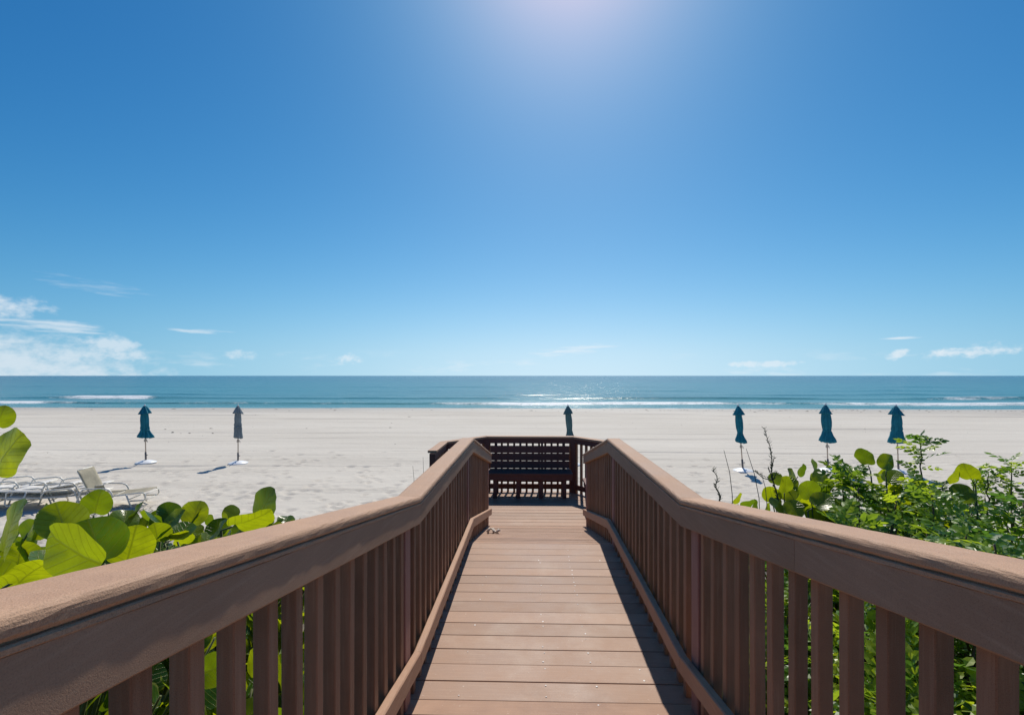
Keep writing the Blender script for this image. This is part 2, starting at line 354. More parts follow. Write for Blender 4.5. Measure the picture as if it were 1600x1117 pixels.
def sand_mat():
    m = Mat('beach_sand'); c = m.coord(); s = m.n('ShaderNodeSeparateXYZ'); m.l(c, s.inputs[0])
    big = m.noise(c, .12, 5, .6, sc3=(.35, 1, 1)); band = m.noise(c, 1, 7, .7, sc3=(.07, 1.1, 1)); med = m.noise(c, 2.4, 5, .65); fine = m.noise(c, 160, 3, .6)
    col = m.mix(m.ramp(big, .3, .7), (.535, .49, .42), (.635, .59, .515))
    col = m.mix(m.ramp(band, .50, .68, 0, .5), col, (.40, .365, .315))
    col = m.mix(m.ramp(med, .62, .8, 0, .25), col, (.42, .38, .33))
    col = m.mix(m.ramp(fine, .3, .5, .18, 0), col, (.34, .30, .26))
    wet = m.ramp(m.math('ADD', s.outputs[1], m.math('MULTIPLY', m.math('SUBTRACT', big, .5), 9.)), 42, 57, 0, 1)
    col = m.mix(m.math('MULTIPLY', wet, .5), col, (.30, .27, .235))
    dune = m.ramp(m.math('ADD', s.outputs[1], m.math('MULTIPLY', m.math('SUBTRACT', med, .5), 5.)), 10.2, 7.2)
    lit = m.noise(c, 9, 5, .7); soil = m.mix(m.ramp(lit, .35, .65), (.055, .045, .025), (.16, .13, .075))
    col = m.mix(m.math('MULTIPLY', dune, .93), col, soil)  # soil and leaf litter, darkened to cut bounce onto faces toward the camera
    nb = m.bump(med, .5, .06); nb = m.bump(band, .5, .12, nb); nb = m.bump(fine, .3, .004, nb)
    b = m.bsdf(col, m.ramp(wet, 0, 1, .9, .5), nb); b.inputs['Specular IOR Level'].default_value = .2
    return m.done(b)
tag(grid_obj('beach', X, Y, Zg, sand_mat()), kind='structure')
def ground_z(x, y):
    i = min(max(np.searchsorted(ys, y), 0), len(ys)-1); j = min(max(np.searchsorted(xs, x), 0), len(xs)-1); return float(Zg[i, j])

# ------------------------------------------------------------------ sea
SEA = -.62
yr = np.concatenate([np.arange(55, 100, .22), np.geomspace(100, 400, 110), np.geomspace(410, 60000, 70)])
u = np.linspace(-1, 1, 640); Yw = np.repeat(yr[:, None], len(u), 1); Xw = u[None, :]*(Yw*1.45+25)
near = np.exp(-np.clip(Yw-60, 0, None)/90)
Zw = SEA + .18*fbm(Xw*.07, Yw*.28, 3)*near
foam = np.zeros_like(Zw)
n1 = fbm(Xw*.05, Yw*0+1.3, 4); n2 = fbm(Xw*.035, Yw*0+7.7, 4)
def crest(y0, h, wf, wb, amp, fm, wob):
    global Zw, foam
    yc = y0+wob*n2*2; t = Yw-yc
    p = np.where(t < 0, np.exp(-(t/wf)**2), np.exp(-(t/wb)**2)); Zw = Zw+h*p*amp
    foam = np.maximum(foam, fm*np.where(t < 0, np.exp(-(t/(wf*2.2))**4), np.exp(-(t/(wb*.55))**2)))
px_u = Xw/np.maximum(Yw, 1)*F_PX+829
crest(68.5, .34, .7, 2.4, .75+.8*n1, np.clip(.45+2.6*n1+.35*sstep(px_u, 420, 560), 0, 1), 3.0)
bandl = sstep(px_u, 10, 150)*sstep(-px_u, -250, -205)
bandr = np.clip(sstep(px_u, 1330, 1480)*.8+.4*sstep(px_u, 740, 760)*sstep(-px_u, -800, -770), 0, 1)
crest(84, .55, 1.0, 3.2, np.clip(.55+.4*bandl+1.2*n2+.25*bandr, .12, 1.1), np.clip(bandl*(.95+n1)+bandr*(.15+2.2*n1), 0, 1), 2.5)
crest(101, .30, 1.6, 4.5, np.clip(.4+2*n1, 0, 1), np.clip(n2*0, 0, 1), 5)
crest(128, .32, 2.2, 6, np.clip(.4+2*n2, 0, 1), n1*0, 7)
crest(170, .34, 3.0, 8, np.clip(.4-2*n1, 0, 1), n1*0, 9)
ysh = 59.6+1.2*fbm(Xw*.04, Yw*0+3, 4)
foam = np.maximum(foam, .9*np.exp(-((Yw-ysh)/.55)**2)*np.clip(.7+2.2*n2, .1, 1))
foam = np.maximum(foam, .5*np.exp(-((Yw-62.8-2*n1)/1.2)**2)*np.clip(.35+2.5*n1, 0, 1))
def sea_mat():
    m = Mat('sea_water'); c = m.coord(); s = m.n('ShaderNodeSeparateXYZ'); m.l(c, s.inputs[0])
    streak = m.noise(c, 1, 5, .6, sc3=(.004, .02, 1)); y = s.outputs[1]
    col = m.mix(m.ramp(y, 60, 110), (.085, .235, .235), (.03, .18, .205))
    col = m.mix(m.ramp(y, 110, 420), col, (.014, .125, .165))
    col = m.mix(m.ramp(y, 420, 3000), col, (.012, .075, .15))
    col = m.mix(m.ramp(streak, .42, .66, 0, .45), col, (.03, .11, .15))
    w1 = m.noise(c, 1, 4, .6, sc3=(.5, 1.6, 1)); w2 = m.noise(c, 1, 4, .6, sc3=(.05, .22, 1)); w3 = m.noise(c, 1, 3, .6, sc3=(3, 6, 1))
    nb = m.bump(w2, .8, 1.2); nb = m.bump(w1, .7, .22, nb); nb = m.bump(w3, .5, .04, nb)
    b = m.bsdf(col, .22, nb, IOR=1.33); b.inputs['Specular IOR Level'].default_value = .34
    a = m.n('ShaderNodeAttribute', attribute_name='foam'); fn = m.noise(c, 1, 6, .7, sc3=(.30, 1.0, 1)); fn2 = m.noise(c, 3.2, 4, .7)
    ff = m.ramp(m.math('ADD', a.outputs['Fac'], m.math('ADD', m.math('MULTIPLY', m.math('SUBTRACT', fn, .5), 2.0), m.math('MULTIPLY', m.math('SUBTRACT', fn2, .5), .9))), .40, 1.0)
    ff = m.math('MULTIPLY', ff, m.ramp(a.outputs['Fac'], .03, .2), clamp=True)
    fb = m.bsdf((.82, .84, .84), .7, m.bump(fn2, .6, .1))
    mx = m.n('ShaderNodeMixShader'); m.l(ff, mx.inputs[0]); m.l(b.outputs[0], mx.inputs[1]); m.l(fb.outputs[0], mx.inputs[2])
    return m.done(mx)
tag(grid_obj('sea', Xw, Yw, Zw, sea_mat(), {'foam': foam}), kind='structure')

# ------------------------------------------------------------------ boardwalk
Y0, YA, YB, YC, YD = -2.4, 2.24, 4.35, 6.35, 8.2       # ramp, landing, ramp, platform
SA, SCL = .196, .244
ZB = CAMZ-1.6; ZD = ZB-SCL*(YC-YB)
XL, XR = -.545, .73
def floor_z(y):
    if y < YA: return ZB+SA*(YA-y)
    if y < YB: return ZB
    if y < YC: return ZB-SCL*(y-YB)
    return ZD
deck = empty('boardwalk', (0, 0, 0)); tag(deck, 'brown plank boardwalk ramping down between railings to a bench platform', 'boardwalk', kind='structure')
PW, PT = .1365, .03
plank_me = bevel_box('plank', 1.64, PW, PT, M['deck'], .0035, 2)
screws = MB(); rp = random.Random(11)
def place_plank(yc, x0, x1, slope):
    z = floor_z(yc)
    o = link('plank', plank_me, deck, ((x0+x1)/2, yc, z-PT/2+rp.uniform(-.0012, .0012)), (-math.atan(slope), rp.uniform(-.0006, .0006), rp.uniform(-.0012, .0012)))
    o.scale = ((x1-x0)/1.64, 1, 1)
    for xs_ in (-.36, .075, .335, .60):
        if x0 < xs_ < x1:
            for dy in (-.042, .042):
                if rp.random() < (0 if yc > YB-.2 else .6 if xs_ in (.075, .335) else .3):
                    r = rp.uniform(.0028, .0058); yy = yc+dy+rp.uniform(-.004, .004); xx = xs_+rp.uniform(-.008, .008)
                    zz = floor_z(yy)+.0016; n = 8
                    screws.add([(xx+r*math.cos(2*math.pi*k/n), yy+r*math.sin(2*math.pi*k/n), zz) for k in range(n)]+[(xx, yy, zz+.0012)], [(k, (k+1) % n, n) for k in range(n)])
def run(ya, yb, slope, xf):
    step = .1445/math.sqrt(1+slope*slope); n = max(1, round((yb-ya)/step)); step = (yb-ya)/n
    for i in range(n):
        yc = ya+(i+.5)*step; x0, x1 = xf(yc); place_plank(yc, x0, x1, slope)
XC = (XL+XR)/2
std = lambda y: (XC-.80, XC+.80)
PXL, PXR, PCH = -1.42, 1.38, .62
def plat(y):
    c = max(0, y+.07-(YD-PCH)); return (PXL-.05+c*.95, PXR+.05-c*.95)
run(Y0, YA, SA, std); run(YA, YB, 0, std); run(YB, YC, SCL, std); run(YC, YD+.06, 0, plat)
screws.obj('screw_heads', M['screw'], deck); tag(bpy.data.objects['screw_heads'], kind='stuff')
# framing below: joists, beams and piles
def sheared(name, prof_xz, y0, y1, zf, mat, parent, n=1, noise=0, smooth=False):
    mb = MB(); k = len(prof_xz); yy = [y0+(y1-y0)*i/n for i in range(n+1)]; rr = random.Random(int(y0*997)+k)
    for y in yy:
        for (x, z) in prof_xz:
            mb.v.append((x+rr.uniform(-noise, noise), y, zf(y)+z+rr.uniform(-noise, noise)))
    for i in range(n):
        for j in range(k):
            a = i*k+j; b = i*k+(j+1) % k; mb.f.append((a, a+k, b+k, b))
    mb.f.append(tuple(range(k))); mb.f.append(tuple(n*k+j for j in reversed(range(k))))
    me = mesh(name, mb.v, mb.f, mat, False)
    bm = bmesh.new(); bm.from_mesh(me); bmesh.ops.recalc_face_normals(bm, faces=bm.faces); bm.to_mesh(me); bm.free()
    if smooth: me.shade_auto_smooth(angle=R(38)) if hasattr(me, 'shade_auto_smooth') else None
    return link(name, me, parent)
rect = lambda x0, x1, z0, z1: [(x0, z0), (x1, z0), (x1, z1), (x0, z1)]
SEG = [(Y0, YA), (YA, YB), (YB, YC)]
for (a, b) in SEG:
    for x in (XC-.70, XC, XC+.66):
        sheared('joist', rect(x, x+.038, -.032-.18, -.032), a+.001, b-.001, floor_z, M['under'], deck)
for x in (PXL+.02, -.5, XC, .6, PXR-.06): sheared('joist', rect(x, x+.038, -.212, -.032), YC+.004, (YD-.5 if x in (PXL+.02, PXR-.06) else YD-.02), lambda y: ZD, M['under'], deck)
for y in (-1.8, .2, YA+.05, YB+.05, YC+.1, YC+1.2):
    for x in ((XC-.62, XC+.62) if y < YC else (PXL+.12, PXR-.12)):
        z0 = ground_z(x, y)-.4; z1 = floor_z(y)-.215; mb = MB(); mb.box((x-.045, y-.045, z0), (x+.045, y+.045, z1)); mb.obj('pile', M['under'], deck)
# ------------------------------------------------------------------ railings along the walk
def cap_prof(xi, sgn):              # xi = inner edge, sgn = +1 when the cap goes to +x from it; z=0 is the cap top
    w = .128; p = []
    def arc(cx, cz, r, a0, a1, n=4):
        for i in range(n+1):
            a = R(a0+(a1-a0)*i/n); p.append((cx+r*math.cos(a), cz+r*math.sin(a)))
    p += [(.006, -.046), (.003, -.044), (.003, -.037), (.006, -.035), (.011, -.034), (.011, -.031)]
    p += [(.005, -.0305), (.0005, -.025)]; arc(.016, -.016, .016, 180, 90, 5)
    arc(w-.016, -.016, .016, 90, 0, 5); p += [(w-.004, -.030), (w-.011, -.034), (w-.011, -.046)]
    return [(xi+sgn*x, z) for x, z in p]
HC = 1.005                          # cap top above the floor
NB = {}
def baluster_mesh(L):
    k = round(L, 3)
    if k not in NB:
        NB[k] = bevel_box('baluster', .038, .038, L, M['baluster'], .0025, 1)
    return NB[k]
def walk_rail(xi, sgn, label):
    r = empty('railing', (xi, YA, ZB)); tag(r, label, 'railing', 'railings along the boardwalk')
    r.location = (0, 0, 0)
    rr = random.Random(int(abs(xi)*1000))
    for a, b in SEG:
        L = b-a
        splits = [a, b] if L < 3 else [a, .35 if sgn > 0 else -.3, b]
        for s0, s1 in zip(splits[:-1], splits[1:]):
            sheared('rail_cap', cap_prof(xi-sgn*.006, sgn), s0+.0008, s1-.0008, lambda y: floor_z(y if y < b else b-1e-6)+HC, M['cap'], r, n=max(2, int((s1-s0)/.03)), noise=.0006, smooth=True)
        splits = [a, b] if L < 3 else [a, 1.28 if sgn > 0 else -.6, b]
        for s0, s1 in zip(splits[:-1], splits[1:]):
            x0, x1 = sorted((xi, xi+sgn*.038)); z1 = -.0465; z0 = z1-.092; e = .004
            sheared('rail_board', [(x0+e, z0), (x1-e, z0), (x1, z0+e), (x1, z1), (x0, z1), (x0, z0+e)], s0+.0008, s1-.0008, lambda y: floor_z(y if y < b else b-1e-6)+HC, M['rail'], r, n=max(2, int((s1-s0)/.12)), noise=.0007)
        x0, x1 = sorted((xi-sgn*.004, xi+sgn*.034)); e = .005
        sheared('kick_rail', [(x0+e, .148), (x1-e, .148), (x1, .153), (x1, .230), (x1-e, .235), (x0+e, .235), (x0, .230), (x0, .153)], a+.001, b-.001, lambda y: floor_z(y if y < b else b-1e-6), M['kick'], r, n=max(2, int(L/.1)), noise=.0006)
        n = int(L/.1145); st = L/n
        for i in range(n):
            y = a+(i+.5)*st; ztop = floor_z(y)+HC-.075; zbot = floor_z(y)-.20
            o = link('baluster', baluster_mesh(HC-.075+.20), r, (xi+sgn*(.038+.0215)+rr.uniform(-.002, .002), y+rr.uniform(-.004, .004), (ztop+zbot)/2), (rr.uniform(-.004, .004), rr.uniform(-.004, .004), rr.uniform(-.05, .05)))
    for y in (-1.75, .20, YA-.085, YB-.075, YC-.06):
        z1 = floor_z(y)+HC-.058; z0 = floor_z(y)-.3
        o = link('post', bevel_box('post', .07, .088, z1-z0, M['post'], .004, 1), r, (xi+sgn*(.0385+.035), y, (z0+z1)/2))
    return r
walk_rail(XL, -1, 'brown wooden railing with balusters beside the sea grape bushes and loungers')
walk_rail(XR, 1, 'brown wooden railing with balusters beside the fine leaved green shrubs')
# outer skirt board that carries the deck edge
for sgn, x in ((-1, XC-.80), (1, XC+.80)):
    for a, b in SEG: sheared('skirt_board', rect(*sorted((x+sgn*.003, x+sgn*.03)), -.20, -.004), a+.001, b-.001, lambda y: floor_z(y if y < b else b-1e-6), M['under'], deck)
# ------------------------------------------------------------------ platform railing
pr = empty('railing', (0, 0, 0)); tag(pr, 'dark red brown railing wrapping round the bench platform at the walk end', 'railing')
path = [(PXL, YC+.24), (PXL, YD-.72), (-.80, YD), (.77, YD), (PXR, YD-.72), (PXR, YC+.06)]
HD = 1.0
def seg_frame(a, b):
    a = Vector((*a, 0)); b = Vector((*b, 0)); d = (b-a); L = d.length; d.normalize(); return a, d, L, math.atan2(d.y, d.x)
capm = {}
for i in range(len(path)-1):
    a, d, L, rz = seg_frame(path[i], path[i+1]); mid = a+d*L/2
    # caps mitre at each corner
    def off(k, dist):
        p = Vector((*path[k], 0)); dirs = []
        if k > 0: dirs.append((p-Vector((*path[k-1], 0))).normalized())
        if k < len(path)-1: dirs.append((Vector((*path[k+1], 0))-p).normalized())
        ns = [Vector((q.y, -q.x, 0)) for q in dirs]; n = sum(ns, Vector()).normalized(); return p+n*dist/n.dot(ns[0])   # +dist = inside
    mb = MB(); z0, z1 = ZD+HD-.036, ZD+HD
    c = [off(i, .055), off(i+1, .055), off(i+1, -.08), off(i, -.08)]
    e = .0015*d
    c[0] = c[0]+e; c[3] = c[3]+e; c[1] = c[1]-e; c[2] = c[2]-e
    mb.add([(p.x, p.y, z0) for p in c]+[(p.x, p.y, z1) for p in c], [(0,3,2,1),(4,5,6,7),(0,1,5,4),(1,2,6,5),(2,3,7,6),(3,0,4,7)])
    o = mb.obj('rail_cap', M['cap'], pr); bv = o.modifiers.new('bevel', 'BEVEL'); bv.width = .006; bv.segments = 2
    for (zz0, zz1, nm) in ((HD-.036-.09, HD-.037, 'rail_board'), (.06, .15, 'bottom_rail')):
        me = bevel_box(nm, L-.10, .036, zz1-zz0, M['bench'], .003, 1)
        n = Vector((d.y, -d.x, 0)); o = link(nm, me, pr, (mid.x+n.x*.022, mid.y+n.y*.022, ZD+(zz0+zz1)/2), (0, 0, rz))
    n = int(L/.112)
    for k in range(n):
        p = a+d*((k+.5)*L/n); nn = Vector((d.y, -d.x, 0))*-.018
        if .05 < (k+.5)*L/n < L-.05:
            o = link('baluster', baluster_mesh(1.04), pr, (p.x+nn.x, p.y+nn.y, ZD-.08+.52), (0, 0, rz+random.uniform(-.03, .03)))
            o.data = baluster_mesh(1.04)
for k, (x, y) in enumerate(path):
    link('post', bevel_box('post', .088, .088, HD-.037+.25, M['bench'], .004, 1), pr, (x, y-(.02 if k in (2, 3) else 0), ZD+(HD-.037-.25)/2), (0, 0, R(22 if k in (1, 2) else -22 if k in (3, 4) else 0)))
# ------------------------------------------------------------------ benches
def bench(loc, rz, Lb, label, back=True):
    b = empty('bench', loc, rz); tag(b, label, 'bench', 'platform benches')
    # local: back at y=0, seat towards -y
    if back:
        for i in range(4):
            z = .315+i*.134; me = bevel_box('back_slat', Lb-.06, .03, .126, M['bench'], .003, 1)
            link('back_slat', me, b, (0, -.055-.009*(3-i), z+.06), (R(-4), 0, 0))
        for x in (-Lb/2+.13, -.17, .22, Lb/2-.13): link('back_support', bevel_box('back_support', .038, .03, .50, M['bench'], .003, 1), b, (x, -.026, .64), (R(-3), 0, 0))
    for i in range(3):
        link('seat_slat', bevel_box('seat_slat', Lb, .132, .036, M['bench'], .005, 2), b, (0, -.13-i*.138, .415))
    link('apron', bevel_box('apron', Lb-.02, .03, .085, M['bench'], .004, 1), b, (0, -.44, .354))
    nl = 4 if Lb > 1 else 2
    for i in range(nl):
        x = -Lb/2+.14+(Lb-.28)*i/(nl-1)
        link('leg', bevel_box('leg', .07, .038, .31, M['bench'], .004, 1), b, (x, -.40, .1555)); link('leg', bevel_box('leg', .07, .038, .396, M['bench'], .004, 1), b, (x, -.085, .1985))
        link('cross_brace', bevel_box('cross_brace', .032, .275, .07, M['bench'], .003, 1), b, (x, -.2425, .20))
    link('stretcher', bevel_box('stretcher', Lb-.16, .028, .06, M['bench'], .003, 1), b, (0, -.118, .245))
    return b
bench((-.015, YD-.03, ZD+.001), 0, 1.46, 'dark red brown slatted bench with backrest against the platform railing')
bench((PXR-.07, 6.98, ZD+.001), R(-90), .82, 'low backless side bench on the platform edge toward the shrubs', back=False)
bench((PXL+.07, 7.02, ZD+.001), R(90), .70, 'low backless side bench on the platform edge toward the loungers', back=False)

# ------------------------------------------------------------------ tangle of rope on the ramp
def rope():
    mb = MB(); rr = random.Random(4); y0 = 5.25; pts = []
    for i in range(46):
        t = i/45; x = XL+.035+.16*t+.018*math.sin(t*19); y = y0+.055*math.sin(t*23+1); z = floor_z(y)+.013+.042*abs(math.sin(t*14))*(1-.3*t); pts.append((x, y, z))
    mb.tube(pts, .011, 6)
    o = mb.obj('rope', M['rope'], smooth=True); tag(o, 'small pale tangle of rope lying on the ramp boards by the kick rail', 'rope')
rope()

# ------------------------------------------------------------------ closed beach umbrellas
def umbrella(px, py, top_px, mat, label, seed, wf=1.0, H=2.42):
    d = (CAMZ)*F_PX/(py-HY); p = at(px, py, d); gz = ground_z(p.x, p.y)
    d = (CAMZ-gz)*F_PX/(py-HY); p = at(px, py, d); gz = ground_z(p.x, p.y)
    r = empty('beach_umbrella', (p.x, p.y, gz-.005)); tag(r, label, 'umbrella', 'closed umbrellas on the sand')
    lean = (top_px-px)*d/F_PX; rr = random.Random(seed); H = d*(py-632)/F_PX
    ax = lambda z: Vector((lean*z/H, 0, z))
    mb = MB(); mb.lathe([(.36, 0), (.37, .02), (.33, .05), (.20, .095), (.07, .125), (.05, .13)], 24); mb.obj('base', M['base_white'], r, True)
    mb = MB(); mb.tube([ax(.1), ax(.45)], .034, 10); k = mb.obj('base_sleeve', M['metal_dark'], r, True)
    mb = MB(); q = ax(.33); mb.tube([q, q+Vector((.09, -.02, 0))], .018, 8); mb.obj('knob', M['metal_dark'], k, True)
    mb = MB(); mb.tube([ax(.12), ax(H-.03)], .021, 10); mb.obj('pole', M['pole'], r, True)
    mb = MB(); q = ax(.93); mb.box(q-Vector((.035, .035, .05)), q+Vector((.035, .035, .05))); mb.tube([q, q+Vector((.08, 0, 0)), q+Vector((.09, 0, -.08))], .009, 6); mb.obj('crank', M['pole'], r)
    mb = MB(); mb.lathe([(.012, 0), (.03, .015), (.032, .04), (.012, .07), (.004, .075)], 10, ax(H-.06)); mb.obj('finial', M['base_white'], r, True)
    n = 40
    def surf(prof, name, ph, fold):
        m2 = MB(); nn = len(prof)
        tw = rr.uniform(-.5, .5); ph2 = rr.uniform(0, 6)
        for i, (rad, z) in enumerate(prof):
            c = ax(z); t = i/(nn-1)
            for k in range(n):
                a = 2*math.pi*k/n
                g = math.cos(8*a+ph+tw*t*2); rad2 = rad*wf*(1+fold*(.6+.6*t)*g*abs(g)**.3*.5+.10*math.sin(a+ph2+3*t)+.06*math.sin(2*a+5*t+ph))
                m2.v.append((c.x+rad2*math.cos(a), c.y+rad2*math.sin(a), c.z+.018*math.cos(8*a+ph)*t*(1 if name == 'canopy' else .4)+.02*t*math.sin(a+ph2)))
        for i in range(nn-1):
            for k in range(n): a = i*n+k; b = i*n+(k+1) % n; m2.f.append((a, a+n, b+n, b))
        o = m2.obj(name, mat, r, True); return o
    k = H/2.42
    wz = rr.uniform(1.34, 1.52)*k; pn = rr.uniform(.09, .135); fl = rr.uniform(.17, .25); bu = rr.uniform(.125, .165); zb = 1.06*k
    surf([(.10, 2.18*k), (bu*.9, 2.02*k), (bu, 1.88*k), (bu*1.02, 1.76*k), (bu*.95, wz+.18), (pn*1.1, wz+.07), (pn, wz), (pn*1.12, wz-.05), (pn*.5+fl*.45, zb+(wz-zb)*.55), (fl*.92, zb+(wz-zb)*.25), (fl, zb), (fl*.94, zb-.015), (.08, zb+.04)], 'canopy', rr.uniform(0, 6), .5)
    surf([(.015, 2.385*k), (.05, 2.35*k), (.10, 2.27*k), (.15, 2.17*k), (.195, 2.07*k), (.205, 2.05*k), (.15, 2.07*k)], 'vent_cap', rr.uniform(0, 6), .4)
    mb = MB(); q = ax(wz); mb.lathe([(pn*1.1*wf, -.02), (pn*1.17*wf, -.01), (pn*1.17*wf, .01), (pn*1.1*wf, .02)], 20, q); mb.obj('tie_strap', mat, r, True)
    return r
umbrella(228, 723, 226, M['teal'], 'closed teal umbrella standing on the sand beyond the white loungers', 1)
umbrella(372, 724, 372, M['grey'], 'closed slate grey umbrella with a tan pole and long thin shadow', 2, .85)
umbrella(893, 726, 887, M['greyteal'], 'closed faded grey green umbrella rising behind the platform bench', 3, .82)
umbrella(1161, 736, 1153, M['teal'], 'closed teal umbrella leaning over with its white base in the open by weed stalks', 4, .88)
umbrella(1294, 737, 1290, M['teal'], 'closed teal umbrella behind the round leaved bush, between two other teal umbrellas', 5, .95)
umbrella(1404, 738, 1400, M['teal'], 'closed teal umbrella directly behind the tall feathery shrub tip', 6, 1.05)

# ------------------------------------------------------------------ loungers
def lounger(px, py, rz, back_deg, sl, label, dz=0, dx=0):
    d = CAMZ*F_PX/(py-HY); p = at(px, py, d); gz = ground_z(p.x, p.y)
    r = empty('sun_lounger', (p.x+dx, p.y, gz-.012+dz), R(rz)); tag(r, label, 'sun lounger', 'loungers on the sand')
    w = .31; zs = .34
    ba = R(back_deg); hx = -.25; Lb = .78
    bp = lambda t: Vector((hx-math.cos(ba)*Lb*t, 0, zs+math.sin(ba)*Lb*t))
    mb = MB()
    for s in (-1, 1):
        mb.tube([(hx, s*w, zs), (.4, s*w, zs), (.86, s*w, zs+.045), (1.0, s*w, zs+.05), (1.06, s*w, zs+.01), (1.07, s*w, zs-.10), (1.03, s*w, zs-.16), (.7, s*w, zs-.16)], .019, 8)
    mb.tube([(1.06, -w, zs+.01), (1.06, w, zs+.01)], .014, 8); mb.tube([(1.03, -w, zs-.16), (1.03, w, zs-.16)], .014, 8)
    mb.obj('seat_frame', M['frame'], r, True)
    mb = MB()
    for s in (-1, 1):
        e = Vector((0, s*(w-.025), 0)); mb.tube([bp(0)+e, bp(.5)+e, bp(.96)+e, bp(1)+e*.9], .015, 8)
    e = Vector((0, w-.05, 0)); mb.tube([bp(1)-e, bp(1)+e], .015, 8); mb.obj('back_frame', M['frame'], r, True)
    for s in (-1, 1):
        mb = MB(); q = s*(w+.03)
        mb.tube([(-.62, q, 0), (-.52, q, .28), (-.46, q, .46), (-.40, q, .535), (-.30, q, .56), (.12, q, .54), (.22, q, .50), (.27, q, .42), (.30, q, .30)], .021, 8); mb.obj('arm', M['frame'], r, True)
        mb = MB(); mb.tube([(.62, q, zs+.02), (.68, q, .18), (.74, q, 0)], .021, 8); mb.obj('leg', M['frame'], r, True)
    mb = MB(); mb.tube([(-.55, -w-.03, .2), (-.55, w+.03, .2)], .013, 8); mb.tube([(.66, -w-.03, .22), (.66, w+.03, .22)], .013, 8); mb.tube([(.28, -w-.03, zs-.005), (.28, w+.03, zs-.005)], .013, 8); mb.obj('crossbar', M['frame'], r, True)
    def sling(name, pts, mat):
        m2 = MB(); k = 9
        for p_ in pts:
            for j in range(k):
                t = j/(k-1)*2-1; m2.v.append((p_[0], t*(w-.012), p_[2]-.03*(1-t*t)*p_[3]))
        for i in range(len(pts)-1):
            for j in range(k-1): a = i*k+j; m2.f.append((a, a+1, a+k+1, a+k))
        o = m2.obj(name, mat, r, True); s_ = o.modifiers.new('thick', 'SOLIDIFY'); s_.thickness = .005
    sling('seat_sling', [(hx, 0, zs+.018, .4), (0, 0, zs+.018, 1), (.4, 0, zs+.018, 1), (.86, 0, zs+.062, 1), (1.04, 0, zs+.066, .3)], sl)
    sling('back_sling', [(bp(t).x+.016*math.sin(ba), 0, bp(t).z+.016*math.cos(ba), .8) for t in (0, .3, .6, .85, 1)], sl)
    return r
lounger(170, 790, 12, 66, M['sling_shade'], 'shade-toned sling lounger with its backrest raised upright')
for px_, py_, rz_, where in ((98, 790, 197, 'next to the raised lounger'), (52, 789, 199, 'between two other stacks'), (6, 788, 200, 'farthest from the raised lounger')):
    lounger(px_, py_, rz_, 4, M['sling'], 'lower flat white lounger of the stack '+where)
    lounger(px_, py_, rz_, 7, M['sling'], 'upper flat white lounger of the stack '+where, .165, .03)
# ------------------------------------------------------------------ vegetation
def grape_leaf_mesh(seed, n=18, rings=(.55, 1.0)):
    rr = random.Random(seed); v = [(0, .47, 0)]; ph = rr.uniform(0, 6); cup = rr.uniform(-.25, .40); fold = rr.uniform(.02, .42); wav = rr.uniform(.012, .05); tip = rr.uniform(0, .5); asp = rr.uniform(.94, 1.14); sk = rr.uniform(-.08, .08)
    for ring in rings:
        for k in range(n):
            a = 2*math.pi*k/n-math.pi/2; kk = (k if k <= n/2 else k-n)*18/n
            rad = .5*(1-.20*math.exp(-(kk/1.0)**2))*(1+.03*math.sin(3*a+ph)+.012*math.sin(7*a+2*ph))
            x = rad*asp*math.cos(a)*ring; y = .47+rad*math.sin(a)*ring; x += sk*(y-.47)
            z = cup*(x*x+(y-.47)**2)+fold*abs(x)*.6+wav*ring**3*math.sin(4*a+ph)-tip*max(0, y-.55)**2+.012*math.sin(abs(x)*16-y*14)*ring
            v.append((x, y, z))
    f = [(0, 1+k, 1+(k+1) % n) for k in range(n)]
    for r_ in range(len(rings)-1):
        o = 1+r_*n; f += [(o+k, o+n+k, o+n+(k+1) % n, o+(k+1) % n) for k in range(n)]
    return mesh('leaf', v, f, M['grape'], True, [(p[0], p[1]) for p in v])
GLH = [grape_leaf_mesh(300+i, 32, (.35, .7, 1.0)) for i in range(12)]
GL = [grape_leaf_mesh(100+i) for i in range(10)]
def pinnate_mesh(seed, n=4):
    rr = random.Random(seed); v = []; f = []
    def leaflet(o, d, up, L, w):
        s = d.cross(up).normalized(); b = len(v); dr = -up*L*rr.uniform(.05, .3)
        pts = [o, o+d*L*.35+s*w*.5+up*.12*w, o+d*L*.72+s*w*.42+dr*.5, o+d*L+dr, o+d*L*.72-s*w*.42+dr*.5, o+d*L*.35-s*w*.5+up*.12*w, o+d*L*.5+dr*.2-up*.05*w]
        v.extend(tuple(p) for p in pts); f.extend([(b, b+1, b+6), (b+1, b+2, b+6), (b+2, b+3, b+6), (b+3, b+4, b+6), (b+4, b+5, b+6), (b+5, b, b+6)])
    up = Vector((0, 0, 1)); droop = rr.uniform(.05, .35)
    P = lambda t: Vector((0, t, -droop*t*t+.02*math.sin(5*t)))
    for i in range(n):
        t = .22+.66*i/(n-1)
        for s in (-1, 1):
            d = Vector((s*math.cos(.6+.25*i/n), math.sin(.6+.25*i/n), rr.uniform(-.15, .25))).normalized(); leaflet(P(t+rr.uniform(-.03, .03)), d, (up+Vector((0, 0, 0))).normalized(), .40*(1-.25*abs(i/(n-1)-.4))*rr.uniform(.85, 1.1), .19)
    leaflet(P(.9), Vector((rr.uniform(-.2, .2), 1, -.2)).normalized(), up, .42, .2)
    b = len(v); w = .012
    for t in (0, .45, .92): p = P(t); v.extend([(p.x-w, p.y, p.z), (p.x+w, p.y, p.z)])
    f.extend([(b, b+1, b+3, b+2), (b+2, b+3, b+5, b+4)])
    return mesh('leaf', v, f, M['pepper'], False)
PLM = [pinnate_mesh(200+i, 3 if i % 2 else 4) for i in range(8)]
